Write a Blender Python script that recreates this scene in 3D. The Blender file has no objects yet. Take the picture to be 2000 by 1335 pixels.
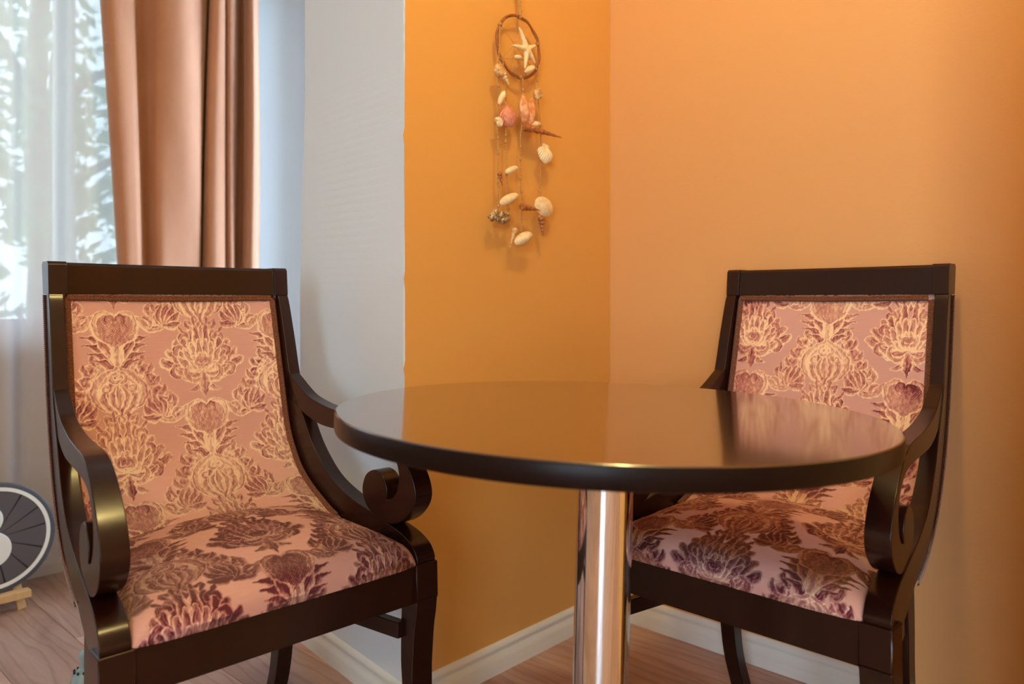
import bpy, bmesh, math, random
import numpy as np
from mathutils import Vector, Matrix, Euler

sc = bpy.context.scene
COL = sc.collection
R = math.radians
random.seed(7)

# ------------------------------------------------------------------ camera
CAM_H = 0.93
FOC = 1500.0
HORIZON = 588.0
RIGHT = Vector((0.6823, -0.7311, 0.0))
FWD = Vector((0.7311, 0.6823, 0.0))
cam_d = bpy.data.cameras.new('camera')
cam = bpy.data.objects.new('camera', cam_d)
COL.objects.link(cam)
cam.location = (0, 0, CAM_H)
cam.rotation_euler = Matrix((RIGHT, Vector((0, 0, 1)), -FWD)).transposed().to_euler()
cam_d.sensor_width = 36.0
cam_d.lens = FOC / 2000.0 * 36.0
cam_d.shift_y = -(667.5 - HORIZON) / 2000.0
cam_d.clip_start = 0.05
cam_d.dof.use_dof = True
cam_d.dof.focus_distance = 1.55
cam_d.dof.aperture_fstop = 3.2
sc.camera = cam

# ------------------------------------------------------------------ view, world, lights
sc.view_settings.view_transform = 'Standard'
sc.view_settings.look = 'None'
sc.view_settings.gamma = 1.0
sc.view_settings.use_curve_mapping = False
sc.view_settings.exposure = -0.15

world = bpy.data.worlds.new('world')
sc.world = world
world.use_nodes = True
wn = world.node_tree
bg = wn.nodes['Background']
bg.inputs['Color'].default_value = (0.62, 0.82, 1.0, 1)
bg.inputs['Strength'].default_value = 15.0


def light(name, kind, loc, energy, color, size, rot=None):
    d = bpy.data.lights.new(name, kind)
    d.energy = energy
    d.color = color
    if kind == 'AREA':
        d.shape = 'RECTANGLE'
        d.size, d.size_y = size
    else:
        d.shadow_soft_size = size
    o = bpy.data.objects.new(name, d)
    COL.objects.link(o)
    o.location = loc
    if rot:
        o.rotation_euler = rot
    return o


LAMP = (0.85, 0.42, 2.54)
light('ceiling_and_fill_light', 'POINT', LAMP, 42, (1.0, 0.76, 0.28), 0.07)
light('ceiling_and_fill_light', 'POINT', (-1.2, -0.95, 2.30), 52, (1.0, 0.76, 0.28), 0.22)  # added warm fill light behind the camera, no fixture there
# sky portals in the curtained window and the two added ones
p1 = light('window_portal', 'AREA', (-0.15, 3.02, 1.60), 1, (1, 1, 1), (2.9, 1.44), (R(-90), 0, 0))
p1.data.cycles.is_portal = True
p2 = light('window_portal', 'AREA', (-2.86, -1.45, 1.35), 1, (1, 1, 1), (2.1, 1.7), (0, R(-90), 0))
p2.data.cycles.is_portal = True
p3 = light('window_portal', 'AREA', (1.90, 2.41, 1.36), 1, (1, 1, 1), (2.0, 0.98), (0, R(90), 0))
p3.data.cycles.is_portal = True


# ------------------------------------------------------------------ node helpers
def lin(r, g, b):
    def f(c):
        c /= 255.0
        return c / 12.92 if c <= 0.04045 else ((c + 0.055) / 1.055) ** 2.4
    return (f(r), f(g), f(b), 1.0)


class NT:
    def __init__(self, name):
        self.m = bpy.data.materials.new(name)
        self.m.use_nodes = True
        self.t = self.m.node_tree
        self.b = self.t.nodes['Principled BSDF']
        self.out = self.t.nodes['Material Output']

    def n(self, typ, **kw):
        nd = self.t.nodes.new(typ)
        for k, v in kw.items():
            if hasattr(nd, k):
                setattr(nd, k, v)
            else:
                nd.inputs[k].default_value = v
        return nd

    def l(self, a, b):
        self.t.links.new(a, b)

    def set(self, **kw):
        for k, v in kw.items():
            self.b.inputs[k.replace('_', ' ')].default_value = v
        return self

    def coord(self, which='Object', scale=(1, 1, 1), rot=(0, 0, 0)):
        tc = self.n('ShaderNodeTexCoord')
        mp = self.n('ShaderNodeMapping')
        mp.inputs['Scale'].default_value = scale
        mp.inputs['Rotation'].default_value = rot
        self.l(tc.outputs[which], mp.inputs['Vector'])
        return mp.outputs['Vector']

    def noise(self, vec, scale, detail=3, rough=0.55, dist=0.0):
        nz = self.n('ShaderNodeTexNoise')
        nz.inputs['Scale'].default_value = scale
        nz.inputs['Detail'].default_value = detail
        nz.inputs['Roughness'].default_value = rough
        nz.inputs['Distortion'].default_value = dist
        if vec is not None:
            self.l(vec, nz.inputs['Vector'])
        return nz.outputs['Fac']

    def ramp(self, fac, stops):
        r = self.n('ShaderNodeValToRGB')
        els = r.color_ramp.elements
        while len(els) > 1:
            els.remove(els[-1])
        els[0].position, els[0].color = stops[0]
        for p, c in stops[1:]:
            e = els.new(p)
            e.color = c
        self.l(fac, r.inputs['Fac'])
        return r.outputs['Color']

    def mix(self, fac, a, b, blend='MIX'):
        m = self.n('ShaderNodeMix')
        m.data_type = 'RGBA'
        m.blend_type = blend
        for s, v in ((m.inputs[0], fac), (m.inputs[6], a), (m.inputs[7], b)):
            if isinstance(v, (int, float, tuple)):
                s.default_value = v
            else:
                self.l(v, s)
        return m.outputs[2]

    def math(self, op, a, b=0.0, c=0.0):
        m = self.n('ShaderNodeMath')
        m.operation = op
        for s, v in zip(m.inputs, (a, b, c)):
            if isinstance(v, (int, float)):
                s.default_value = v
            else:
                self.l(v, s)
        return m.outputs[0]

    def bump(self, h, strength=0.3, dist=0.01, normal=None):
        b = self.n('ShaderNodeBump')
        b.inputs['Strength'].default_value = strength
        b.inputs['Distance'].default_value = dist
        self.l(h, b.inputs['Height'])
        if normal is not None:
            self.l(normal, b.inputs['Normal'])
        return b.outputs['Normal']

    def base(self, c):
        if isinstance(c, tuple):
            self.b.inputs['Base Color'].default_value = c
        else:
            self.l(c, self.b.inputs['Base Color'])
        return self

    def nrm(self, s):
        self.l(s, self.b.inputs['Normal'])
        return self


def simple(name, col, rough=0.5, metal=0.0, spec=0.5, **kw):
    n = NT(name)
    n.base(col).set(Roughness=rough, Metallic=metal)
    n.b.inputs['Specular IOR Level'].default_value = spec
    for k, v in kw.items():
        n.b.inputs[k.replace('_', ' ')].default_value = v
    return n.m


MAT = {}


def wall_paint(name, col, var=0.06, rough=0.6):
    n = NT(name)
    v = n.coord('Object')
    big = n.noise(v, 1.6, 3)
    fine = n.noise(v, 190, 2)
    mid = n.noise(v, 28, 3)
    c2 = tuple(x * (1 - var) for x in col[:3]) + (1,)
    n.base(n.mix(big, col, c2))
    h = n.math('ADD', n.math('MULTIPLY', fine, 0.5), mid)
    n.nrm(n.bump(h, 0.12, 0.004))
    n.set(Roughness=rough)
    n.b.inputs['Specular IOR Level'].default_value = 0.35
    return n.m


MAT['orange'] = wall_paint('orange_wall_paint', lin(222, 164, 88), 0.05, 0.5)
MAT['orange_r'] = wall_paint('peach_orange_wall_paint', lin(220, 164, 108), 0.05, 0.5)
MAT['white'] = wall_paint('white_wall_paint', lin(221, 224, 228), 0.03)
MAT['cream'] = wall_paint('cream_wall_paint', lin(226, 208, 184), 0.04)
MAT['ceil'] = wall_paint('ceiling_paint', lin(235, 232, 225), 0.02)


def trim_mat():
    n = NT('baseboard_paint')
    v = n.coord('Object', (1, 1, 1))
    g = n.noise(n.coord('Object', (3, 3, 40)), 3, 3)
    n.base(n.mix(g, lin(236, 232, 224), lin(226, 220, 210)))
    n.set(Roughness=0.38)
    return n.m


MAT['trim'] = trim_mat()


def wood_dark():
    n = NT('dark_lacquered_wood')
    v = n.coord('Object', (26, 26, 2.2))
    g = n.noise(v, 4.5, 5, 0.6, 0.6)
    c = n.ramp(g, [(0.25, lin(26, 8, 4)), (0.55, lin(36, 11, 6)), (0.8, lin(46, 15, 8))])
    n.base(c)
    n.set(Roughness=0.27)
    n.b.inputs['Specular IOR Level'].default_value = 0.36
    n.b.inputs['Coat Weight'].default_value = 0.12
    n.b.inputs['Coat Roughness'].default_value = 0.16
    return n.m


MAT['wood'] = wood_dark()


def table_mat():
    n = NT('table_top_veneer')
    v = n.coord('Object', (3.0, 60, 60), (0, 0, R(38)))
    g = n.noise(v, 4.0, 5, 0.62, 0.3)
    c = n.ramp(g, [(0.3, lin(46, 22, 12)), (0.6, lin(66, 33, 17)), (0.85, lin(82, 42, 22))])
    n.base(c)
    n.nrm(n.bump(g, 0.03, 0.001))
    n.set(Roughness=0.2)
    n.b.inputs['Specular IOR Level'].default_value = 0.7
    n.b.inputs['Coat Weight'].default_value = 1.0
    n.b.inputs['Coat IOR'].default_value = 1.75
    n.b.inputs['Coat Roughness'].default_value = 0.10
    return n.m


MAT['table'] = table_mat()
MAT['edge'] = simple('table_edge_band', lin(26, 12, 8), 0.34, 0, 0.14)
MAT['chrome'] = simple('polished_chrome', (0.86, 0.86, 0.87, 1), 0.07, 1.0)


def gimp_mat():
    n = NT('braided_trim')
    v = n.coord('Object')
    g = n.noise(v, 420, 2)
    n.base(n.ramp(g, [(0.35, lin(58, 22, 8)), (0.6, lin(122, 62, 26)), (0.75, lin(170, 98, 46))]))
    n.set(Roughness=0.7)
    n.b.inputs['Sheen Weight'].default_value = 0.3
    return n.m


MAT['gimp'] = gimp_mat()


def damask_mat():
    """satin ground with a woven velvet figure; the pile leans along the cloth (attribute nap)"""
    n = NT('rose_damask_velvet')
    ap = n.n('ShaderNodeAttribute', attribute_name='pile')
    at = n.n('ShaderNodeAttribute', attribute_name='tone')
    an = n.n('ShaderNodeAttribute', attribute_name='nap')
    fib = n.noise(n.coord('Object'), 900, 2)
    rib = n.noise(n.coord('Object', (40, 40, 900)), 1.0, 2)
    ground = n.mix(rib, lin(216, 164, 154), lin(202, 150, 142))
    tone = n.math('ADD', at.outputs['Fac'], n.math('MULTIPLY', n.math('SUBTRACT', fib, 0.5), 0.35))
    t01 = n.math('MULTIPLY_ADD', tone, 0.5, 0.5)
    pilec = n.ramp(t01, [(0.06, lin(98, 34, 48)), (0.30, lin(168, 102, 106)), (0.55, lin(206, 150, 142)), (0.92, lin(252, 220, 194))])
    n.base(n.mix(ap.outputs['Fac'], ground, pilec))
    # leaning pile
    geo = n.n('ShaderNodeNewGeometry')
    vt = n.n('ShaderNodeVectorTransform')
    vt.vector_type = 'VECTOR'
    vt.convert_from = 'OBJECT'
    vt.convert_to = 'WORLD'
    n.l(an.outputs['Vector'], vt.inputs[0])
    sc_ = n.n('ShaderNodeVectorMath', operation='SCALE')
    n.l(vt.outputs[0], sc_.inputs[0])
    n.l(n.math('MULTIPLY', ap.outputs['Fac'], 0.95), sc_.inputs['Scale'])
    ad = n.n('ShaderNodeVectorMath', operation='ADD')
    n.l(geo.outputs['Normal'], ad.inputs[0])
    n.l(sc_.outputs[0], ad.inputs[1])
    no = n.n('ShaderNodeVectorMath', operation='NORMALIZE')
    n.l(ad.outputs[0], no.inputs[0])
    n.nrm(n.bump(fib, 0.12, 0.001, no.outputs[0]))
    n.l(n.math('MULTIPLY_ADD', ap.outputs['Fac'], 0.35, 0.5), n.b.inputs['Roughness'])
    n.l(n.math('MULTIPLY', ap.outputs['Fac'], 0.15), n.b.inputs['Sheen Weight'])
    n.b.inputs['Sheen Roughness'].default_value = 0.45
    n.b.inputs['Sheen Tint'].default_value = lin(255, 205, 180)
    n.b.inputs['Specular IOR Level'].default_value = 0.3
    return n.m


MAT['damask'] = damask_mat()


def drape_mat():
    n = NT('brown_velvet_curtain')
    v = n.coord('Object', (1, 1, 0.35))
    g = n.noise(v, 16, 4, 0.6)
    f = n.noise(n.coord('Object', (1, 1, 0.5)), 420, 2)
    n.base(n.mix(g, lin(190, 136, 106), lin(164, 110, 82)))
    n.nrm(n.bump(f, 0.2, 0.002))
    n.set(Roughness=0.8)
    n.b.inputs['Sheen Weight'].default_value = 0.7
    n.b.inputs['Sheen Roughness'].default_value = 0.35
    n.b.inputs['Sheen Tint'].default_value = lin(255, 214, 186)
    return n.m


MAT['drape'] = drape_mat()


def sheer_mat():
    n = NT('sheer_voile')
    t = n.t
    tr = n.n('ShaderNodeBsdfTransparent')
    tl = n.n('ShaderNodeBsdfTranslucent')
    df = n.n('ShaderNodeBsdfDiffuse')
    tr.inputs['Color'].default_value = (1, 1, 1, 1)
    tl.inputs['Color'].default_value = (0.29, 0.295, 0.30, 1)
    df.inputs['Color'].default_value = (0.90, 0.84, 0.92, 1)
    m1 = n.n('ShaderNodeMixShader')
    m1.inputs[0].default_value = 0.5
    n.l(tl.outputs[0], m1.inputs[1])
    n.l(df.outputs[0], m1.inputs[2])
    m2 = n.n('ShaderNodeMixShader')
    m2.inputs[0].default_value = 0.95
    n.l(tr.outputs[0], m2.inputs[1])
    n.l(m1.outputs[0], m2.inputs[2])
    n.l(m2.outputs[0], n.out.inputs['Surface'])
    return n.m


MAT['sheer'] = sheer_mat()


def glass_mat():
    n = NT('window_glass')
    tr = n.n('ShaderNodeBsdfTransparent')
    gl = n.n('ShaderNodeBsdfGlossy')
    gl.inputs['Roughness'].default_value = 0.02
    fr = n.n('ShaderNodeFresnel')
    fr.inputs['IOR'].default_value = 1.45
    m = n.n('ShaderNodeMixShader')
    n.l(fr.outputs[0], m.inputs[0])
    n.l(tr.outputs[0], m.inputs[1])
    n.l(gl.outputs[0], m.inputs[2])
    n.l(m.outputs[0], n.out.inputs['Surface'])
    return n.m


MAT['glass'] = glass_mat()
MAT['frame'] = simple('white_window_frame', lin(225, 226, 230), 0.35)


def plank_mat():
    n = NT('laminate_oak')
    oi = n.n('ShaderNodeObjectInfo')
    tc = n.n('ShaderNodeTexCoord')
    off = n.n('ShaderNodeVectorMath', operation='SCALE')
    off.inputs['Scale'].default_value = 1.0
    cmb = n.n('ShaderNodeCombineXYZ')
    n.l(n.math('MULTIPLY', oi.outputs['Random'], 37.0), cmb.inputs[0])
    n.l(n.math('MULTIPLY', oi.outputs['Random'], 91.0), cmb.inputs[1])
    ad = n.n('ShaderNodeVectorMath', operation='ADD')
    n.l(tc.outputs['Object'], ad.inputs[0])
    n.l(cmb.outputs[0], ad.inputs[1])
    mp = n.n('ShaderNodeMapping')
    mp.inputs['Scale'].default_value = (7.5, 1.5, 1)
    n.l(ad.outputs[0], mp.inputs['Vector'])
    warp = n.noise(mp.outputs[0], 1.3, 4, 0.6, 0.8)
    rings = n.n('ShaderNodeTexWave', wave_type='BANDS', bands_direction='X')
    rings.inputs['Scale'].default_value = 1.3
    rings.inputs['Distortion'].default_value = 14.0
    rings.inputs['Detail'].default_value = 3
    rings.inputs['Detail Scale'].default_value = 0.9
    n.l(mp.outputs[0], rings.inputs['Vector'])
    mp2 = n.n('ShaderNodeMapping')
    mp2.inputs['Scale'].default_value = (60, 4, 1)
    n.l(ad.outputs[0], mp2.inputs['Vector'])
    fine = n.noise(mp2.outputs[0], 3.0, 4, 0.65)
    c1 = n.ramp(warp, [(0.25, lin(164, 120, 104)), (0.5, lin(196, 156, 138)), (0.8, lin(216, 180, 164))])
    c2 = n.mix(n.math('MULTIPLY', n.math('POWER', rings.outputs['Fac'], 7.0), 0.30), c1, lin(104, 70, 64))
    c3 = n.mix(n.math('MULTIPLY', fine, 0.35), c2, lin(136, 94, 78))
    hv = n.n('ShaderNodeHueSaturation')
    n.l(c3, hv.inputs['Color'])
    n.l(n.math('MULTIPLY_ADD', oi.outputs['Random'], 0.3, 0.82), hv.inputs['Value'])
    n.base(hv.outputs[0])
    n.nrm(n.bump(fine, 0.08, 0.002))
    n.set(Roughness=0.33)
    return n.m


MAT['plank'] = plank_mat()
MAT['slab'] = simple('floor_slab', lin(60, 40, 32), 0.9)


# ------------------------------------------------------------------ mesh helpers
def tag(o, label=None, cat=None, group=None, kind=None):
    if label:
        o['label'] = label
    if cat:
        o['category'] = cat
    if group:
        o['group'] = group
    if kind:
        o['kind'] = kind
    return o


def mesh_obj(name, verts, faces, mat, parent=None, smooth=None, bevel=0.0, seg=2):
    me = bpy.data.meshes.new(name)
    me.from_pydata([tuple(v) for v in verts], [], faces)
    me.update()
    bm = bmesh.new()
    bm.from_mesh(me)
    bmesh.ops.recalc_face_normals(bm, faces=bm.faces)
    bm.to_mesh(me)
    bm.free()
    if mat is not None:
        for mm in (mat if isinstance(mat, (list, tuple)) else [mat]):
            me.materials.append(mm)
    o = bpy.data.objects.new(name, me)
    COL.objects.link(o)
    o.parent = parent
    if smooth is not None:
        for p in me.polygons:
            p.use_smooth = True
        me.set_sharp_from_angle(angle=R(smooth))
    if bevel:
        b = o.modifiers.new('bevel', 'BEVEL')
        b.width = bevel
        b.segments = seg
        b.limit_method = 'ANGLE'
        b.angle_limit = R(40)
        b.harden_normals = smooth is not None
    return o


def empty(name, loc=(0, 0, 0), rotz=0.0):
    o = bpy.data.objects.new(name, None)
    COL.objects.link(o)
    o.location = loc
    o.rotation_euler = (0, 0, rotz)
    o.empty_display_size = 0.1
    return o


class MB:
    def __init__(self):
        self.v = []
        self.f = []

    def box(self, x0, x1, y0, y1, z0, z1):
        i = len(self.v)
        self.v += [(x0, y0, z0), (x1, y0, z0), (x1, y1, z0), (x0, y1, z0), (x0, y0, z1), (x1, y0, z1), (x1, y1, z1), (x0, y1, z1)]
        self.f += [tuple(i + k for k in q) for q in ((0, 3, 2, 1), (4, 5, 6, 7), (0, 1, 5, 4), (1, 2, 6, 5), (2, 3, 7, 6), (3, 0, 4, 7))]
        return self

    def grid(self, P, closed_u=False, closed_v=False):
        nu, nv = len(P), len(P[0])
        i = len(self.v)
        for row in P:
            self.v += [tuple(p) for p in row]
        for a in range(nu if closed_u else nu - 1):
            for b in range(nv if closed_v else nv - 1):
                a2, b2 = (a + 1) % nu, (b + 1) % nv
                self.f.append((i + a * nv + b, i + a2 * nv + b, i + a2 * nv + b2, i + a * nv + b2))
        return self

    def cap(self, idx):
        self.f.append(tuple(idx))
        return self

    def tube(self, pts, rad, n=8, capped=True):
        pts = [Vector(p) for p in pts]
        rr = rad if isinstance(rad, (list, tuple)) else [rad] * len(pts)
        P = []
        up = None
        for k, p in enumerate(pts):
            d = (pts[min(k + 1, len(pts) - 1)] - pts[max(k - 1, 0)]).normalized()
            if up is None:
                up = Vector((0, 0, 1)) if abs(d.z) < 0.9 else Vector((1, 0, 0))
            a = d.cross(up).normalized()
            up = a.cross(d).normalized()
            P.append([p + a * (rr[k] * math.cos(2 * math.pi * j / n)) + up * (rr[k] * math.sin(2 * math.pi * j / n)) for j in range(n)])
        i = len(self.v)
        self.grid(P, closed_v=True)
        if capped:
            self.cap([i + j for j in range(n)][::-1])
            self.cap([i + (len(pts) - 1) * n + j for j in range(n)])
        return self

    def lathe(self, prof, n=48, c=(0, 0, 0)):
        P = [[(c[0] + r * math.cos(2 * math.pi * j / n), c[1] + r * math.sin(2 * math.pi * j / n), c[2] + z) for j in range(n)] for r, z in prof]
        i = len(self.v)
        self.grid(P, closed_v=True)
        self.cap([i + j for j in range(n)][::-1])
        self.cap([i + (len(prof) - 1) * n + j for j in range(n)])
        return self

    def build(self, name, mat, parent=None, smooth=None, bevel=0.0, seg=2):
        return mesh_obj(name, self.v, self.f, mat, parent, smooth, bevel, seg)


def spline(pts, n=8, closed=False):
    """Catmull-Rom through 2D/3D points"""
    pts = [np.array(p, float) for p in pts]
    out = []
    N = len(pts)
    rng = range(N if closed else N - 1)
    for i in rng:
        p1, p2 = pts[i], pts[(i + 1) % N]
        p0 = pts[i - 1] if (i > 0 or closed) else 2 * p1 - p2
        p3 = pts[(i + 2) % N] if (i + 2 < N or closed) else 2 * p2 - p1
        for k in range(n):
            t = k / n
            out.append(0.5 * ((2 * p1) + (-p0 + p2) * t + (2 * p0 - 5 * p1 + 4 * p2 - p3) * t * t + (-p0 + 3 * p1 - 3 * p2 + p3) * t ** 3))
    if not closed:
        out.append(pts[-1])
    return out


def struct(o):
    o['kind'] = 'structure'
    return o


# ------------------------------------------------------------------ room shell
XR, YO = 1.870, 1.345          # right wall plane, orange wall plane
PX, PY2, PX2 = 1.090, 1.870, 1.150   # white return: from (PX,YO) to (PX2,PY2)
YW, XL, YB, ZC = 2.95, -2.80, -2.40, 2.60
XS = 1.85                       # side wall of the window niche

# floor slab with planks
slab = struct(MB().box(XL - 0.2, XR + 0.2, YB - 0.2, YW + 0.2, -0.10, -0.0085).build('floor', MAT['slab']))
PW, PL, PT = 0.192, 1.29, 0.008
pm = MB().box(-PW / 2 + 0.0004, PW / 2 - 0.0004, -PL / 2 + 0.0004, PL / 2 - 0.0004, -PT, 0)
first = None
x = 0.728 - 19 * PW
row = 0
while x < XR + PW:
    off = (row * 0.43) % PL
    y = YB - off
    while y < YW + PL / 2:
        if first is None:
            first = pm.build('plank', MAT['plank'], slab, bevel=0.0008, seg=1)
            o = first
        else:
            o = first.copy()
            COL.objects.link(o)
            o.parent = slab
        o.location = (x + PW / 2, y + PL / 2, 0)
        y += PL
    x += PW
    row += 1

struct(MB().box(XL - 0.2, XR + 0.2, YB - 0.2, YW + 0.4, ZC, ZC + 0.1).build('ceiling', MAT['ceil']))
struct(MB().box(XR, XR + 0.18, YB - 0.2, YO, 0, ZC).build('wall_right', MAT['orange_r']))


def wall_with_hole(name, mat, axis, c0, c1, lo, hi, h0, h1, z0, z1):
    m = MB()

    def b(a0, a1, q0, q1):
        if axis == 'y':
            m.box(a0, a1, c0, c1, q0, q1)
        else:
            m.box(c0, c1, a0, a1, q0, q1)
    b(lo, h0, 0, ZC)
    b(h1, hi, 0, ZC)
    b(h0, h1, 0, z0)
    b(h0, h1, z1, ZC)
    return struct(m.build(name, mat))


WX0, WX1, WZ0, WZ1 = -1.60, 1.30, 0.80, 2.32
NYW0, NYW1, NZ0 = 1.92, 2.90, 0.35
wall_with_hole('wall_window', MAT['white'], 'y', YW, YW + 0.22, XL - 0.2, XS + 0.3, WX0, WX1, WZ0, WZ1)
LY0, LY1, LZ0, LZ1 = -2.3, -0.6, 0.30, 2.40
wall_with_hole('wall_left', MAT['cream'], 'x', XL - 0.2, XL, YB, YW, LY0, LY1, LZ0, LZ1)

struct(MB().box(XL - 0.2, XR, YB - 0.2, YB, 0, ZC).build('wall_back', MAT['cream']))
struct(MB().box(1.30, XR - 0.0005, YB + 0.0005, 0.19, 0.0005, ZC - 0.0005).build('added_shade_wall', MAT['orange']))  # unseen wall section, added to shade the near end of the right wall
wall_with_hole('wall_niche', MAT['white'], 'x', XS, XS + 0.08, PY2 + 0.011, YW, NYW0, NYW1, NZ0, WZ1)

# thick orange wall with its white return into the window niche (one solid block, painted in two colours)
zs = [0.0]
while zs[-1] < ZC:
    zs.append(min(ZC, zs[-1] + 0.02))
rnd = random.Random(3)
outl = []
for z in zs:
    j = 0.0012 * math.sin(z * 9) + rnd.uniform(-0.0006, 0.0006)
    for zc in (1.30, 0.985, 0.775):
        if abs(z - zc) < 0.012:
            j -= 0.0035
    k = 0.012 * max(0.0, min(1.0, (z - 0.95) / 0.55)) + 0.002 * math.sin(z * 5.0)
    outl.append([(XR + 0.18, YO, z), (PX + 0.006, YO, z), (PX + j, YO, z), (PX + 0.0006, YO + 0.006, z), (PX2 + k - 0.002, PY2 - 0.02, z), (PX2 + k, PY2, z), (XS + 0.2, PY2 + 0.01, z), (XS + 0.2, YO, z)])
m = MB().grid(outl, closed_v=True)
nn = 8
m.cap(list(range(nn))[::-1])
m.cap([(len(zs) - 1) * nn + q for q in range(nn)])
w = struct(m.build('wall_corner', [MAT['orange'], MAT['white']]))
for p in w.data.polygons:
    n_ = p.normal
    p.material_index = 0 if (n_.y < -0.9 and p.center.y < YO + 0.01) else 1


# baseboards: moulded profile swept along a wall
def baseboard(name, a, b, nrm, h=0.075, mat=None, cap=True):
    a, b = Vector((a[0], a[1], 0)), Vector((b[0], b[1], 0))
    nv = Vector((nrm[0], nrm[1], 0)).normalized()
    prof = [(0.0, 0.0), (0.013, 0.0), (0.0135, 0.4), (0.0125, 0.55), (0.008, 0.66), (0.0075, 0.74), (0.0098, 0.80), (0.0095, 0.88), (0.006, 0.95), (0.003, 1.0), (0.0, 1.0)]
    P = []
    for q in (a, b):
        P.append([q + nv * d + Vector((0, 0, hh * h)) for d, hh in prof])
    m = MB().grid(P)
    k = len(prof)
    m.cap(list(range(k))[::-1])
    m.cap([k + i for i in range(k)])
    return struct(m.build(name, mat or MAT['trim'], smooth=35))


baseboard('baseboard_orange', (PX - 0.012, YO), (XR, YO), (0, -1))
baseboard('baseboard_right', (XR, YO), (XR, 0.19), (-1, 0))
dn = Vector((-(PY2 - YO), (PX2 - PX), 0)).normalized()
baseboard('baseboard_return', (PX, YO - 0.012), (PX2 + 0.002, PY2 - 0.01), (dn.x, dn.y))
baseboard('baseboard_window', (XL, YW), (XS, YW), (0, -1))
baseboard('baseboard_niche', (XS, PY2 + 0.01), (XS, YW), (-1, 0))
baseboard('baseboard_left', (XL, YB), (XL, YW), (1, 0))
baseboard('baseboard_back', (XL, YB), (1.30, YB), (0, 1))


# windows
def window(name, axis, c, lo, hi, z0, z1, mull, depth=0.07, inward=-1):
    def bx(m, a0, a1, q0, q1, d0, d1):
        if axis == 'y':
            m.box(a0, a1, c + d0, c + d1, q0, q1)
        else:
            m.box(c + d0, c + d1, a0, a1, q0, q1)
    f = MB()
    t = 0.07
    bx(f, lo, hi, z0, z0 + t, 0, depth)
    bx(f, lo, hi, z1 - t, z1, 0, depth)
    bx(f, lo, lo + t, z0 + t, z1 - t, 0, depth)
    bx(f, hi - t, hi, z0 + t, z1 - t, 0, depth)
    root = struct(f.build(name, MAT['frame'], bevel=0.004))
    edges = [lo + t] + [v for mm in mull for v in (mm - 0.03, mm + 0.03)] + [hi - t]
    for mm in mull:
        m = MB()
        bx(m, mm - 0.03, mm + 0.03, z0 + t, z1 - t, 0.008, depth - 0.008)
        m.build('mullion', MAT['frame'], root, bevel=0.004)
    for k in range(0, len(edges), 2):
        m = MB()
        bx(m, edges[k], edges[k + 1], z0 + t, z1 - t, depth / 2 - 0.003, depth / 2 + 0.003)
        m.build('pane', MAT['glass'], root)
    return root


w1 = window('window_1', 'y', YW + 0.06, WX0, WX1, WZ0, WZ1, (-0.63, 0.30, 0.915))
m = MB().box(WX0 - 0.05, WX1 + 0.05, YW - 0.06, YW + 0.06, WZ0 - 0.022, WZ0 - 0.0002)
m.build('window_sill', MAT['frame'], w1, bevel=0.005)
window('added_fill_window', 'x', XL - 0.12, LY0, LY1, LZ0, LZ1, (-1.55,))  # unseen window, added on the left for cool fill light
window('added_niche_window', 'x', XS + 0.02, NYW0, NYW1, NZ0, WZ1, (), 0.05)  # unseen window, added to brighten the wall strip beside the curtain


# ------------------------------------------------------------------ damask pattern (drawn once as numbers)
CELL_W, CELL_H, RES = 0.352, 0.390, 0.00055
NX, NY = int(CELL_W / RES), int(CELL_H / RES)
PILE = np.zeros((NY, NX), np.float32)
TONE = np.zeros((NY, NX), np.float32)


def sstep(a, b, x):
    t = np.clip((x - a) / (b - a), 0, 1)
    return t * t * (3 - 2 * t)


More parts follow.
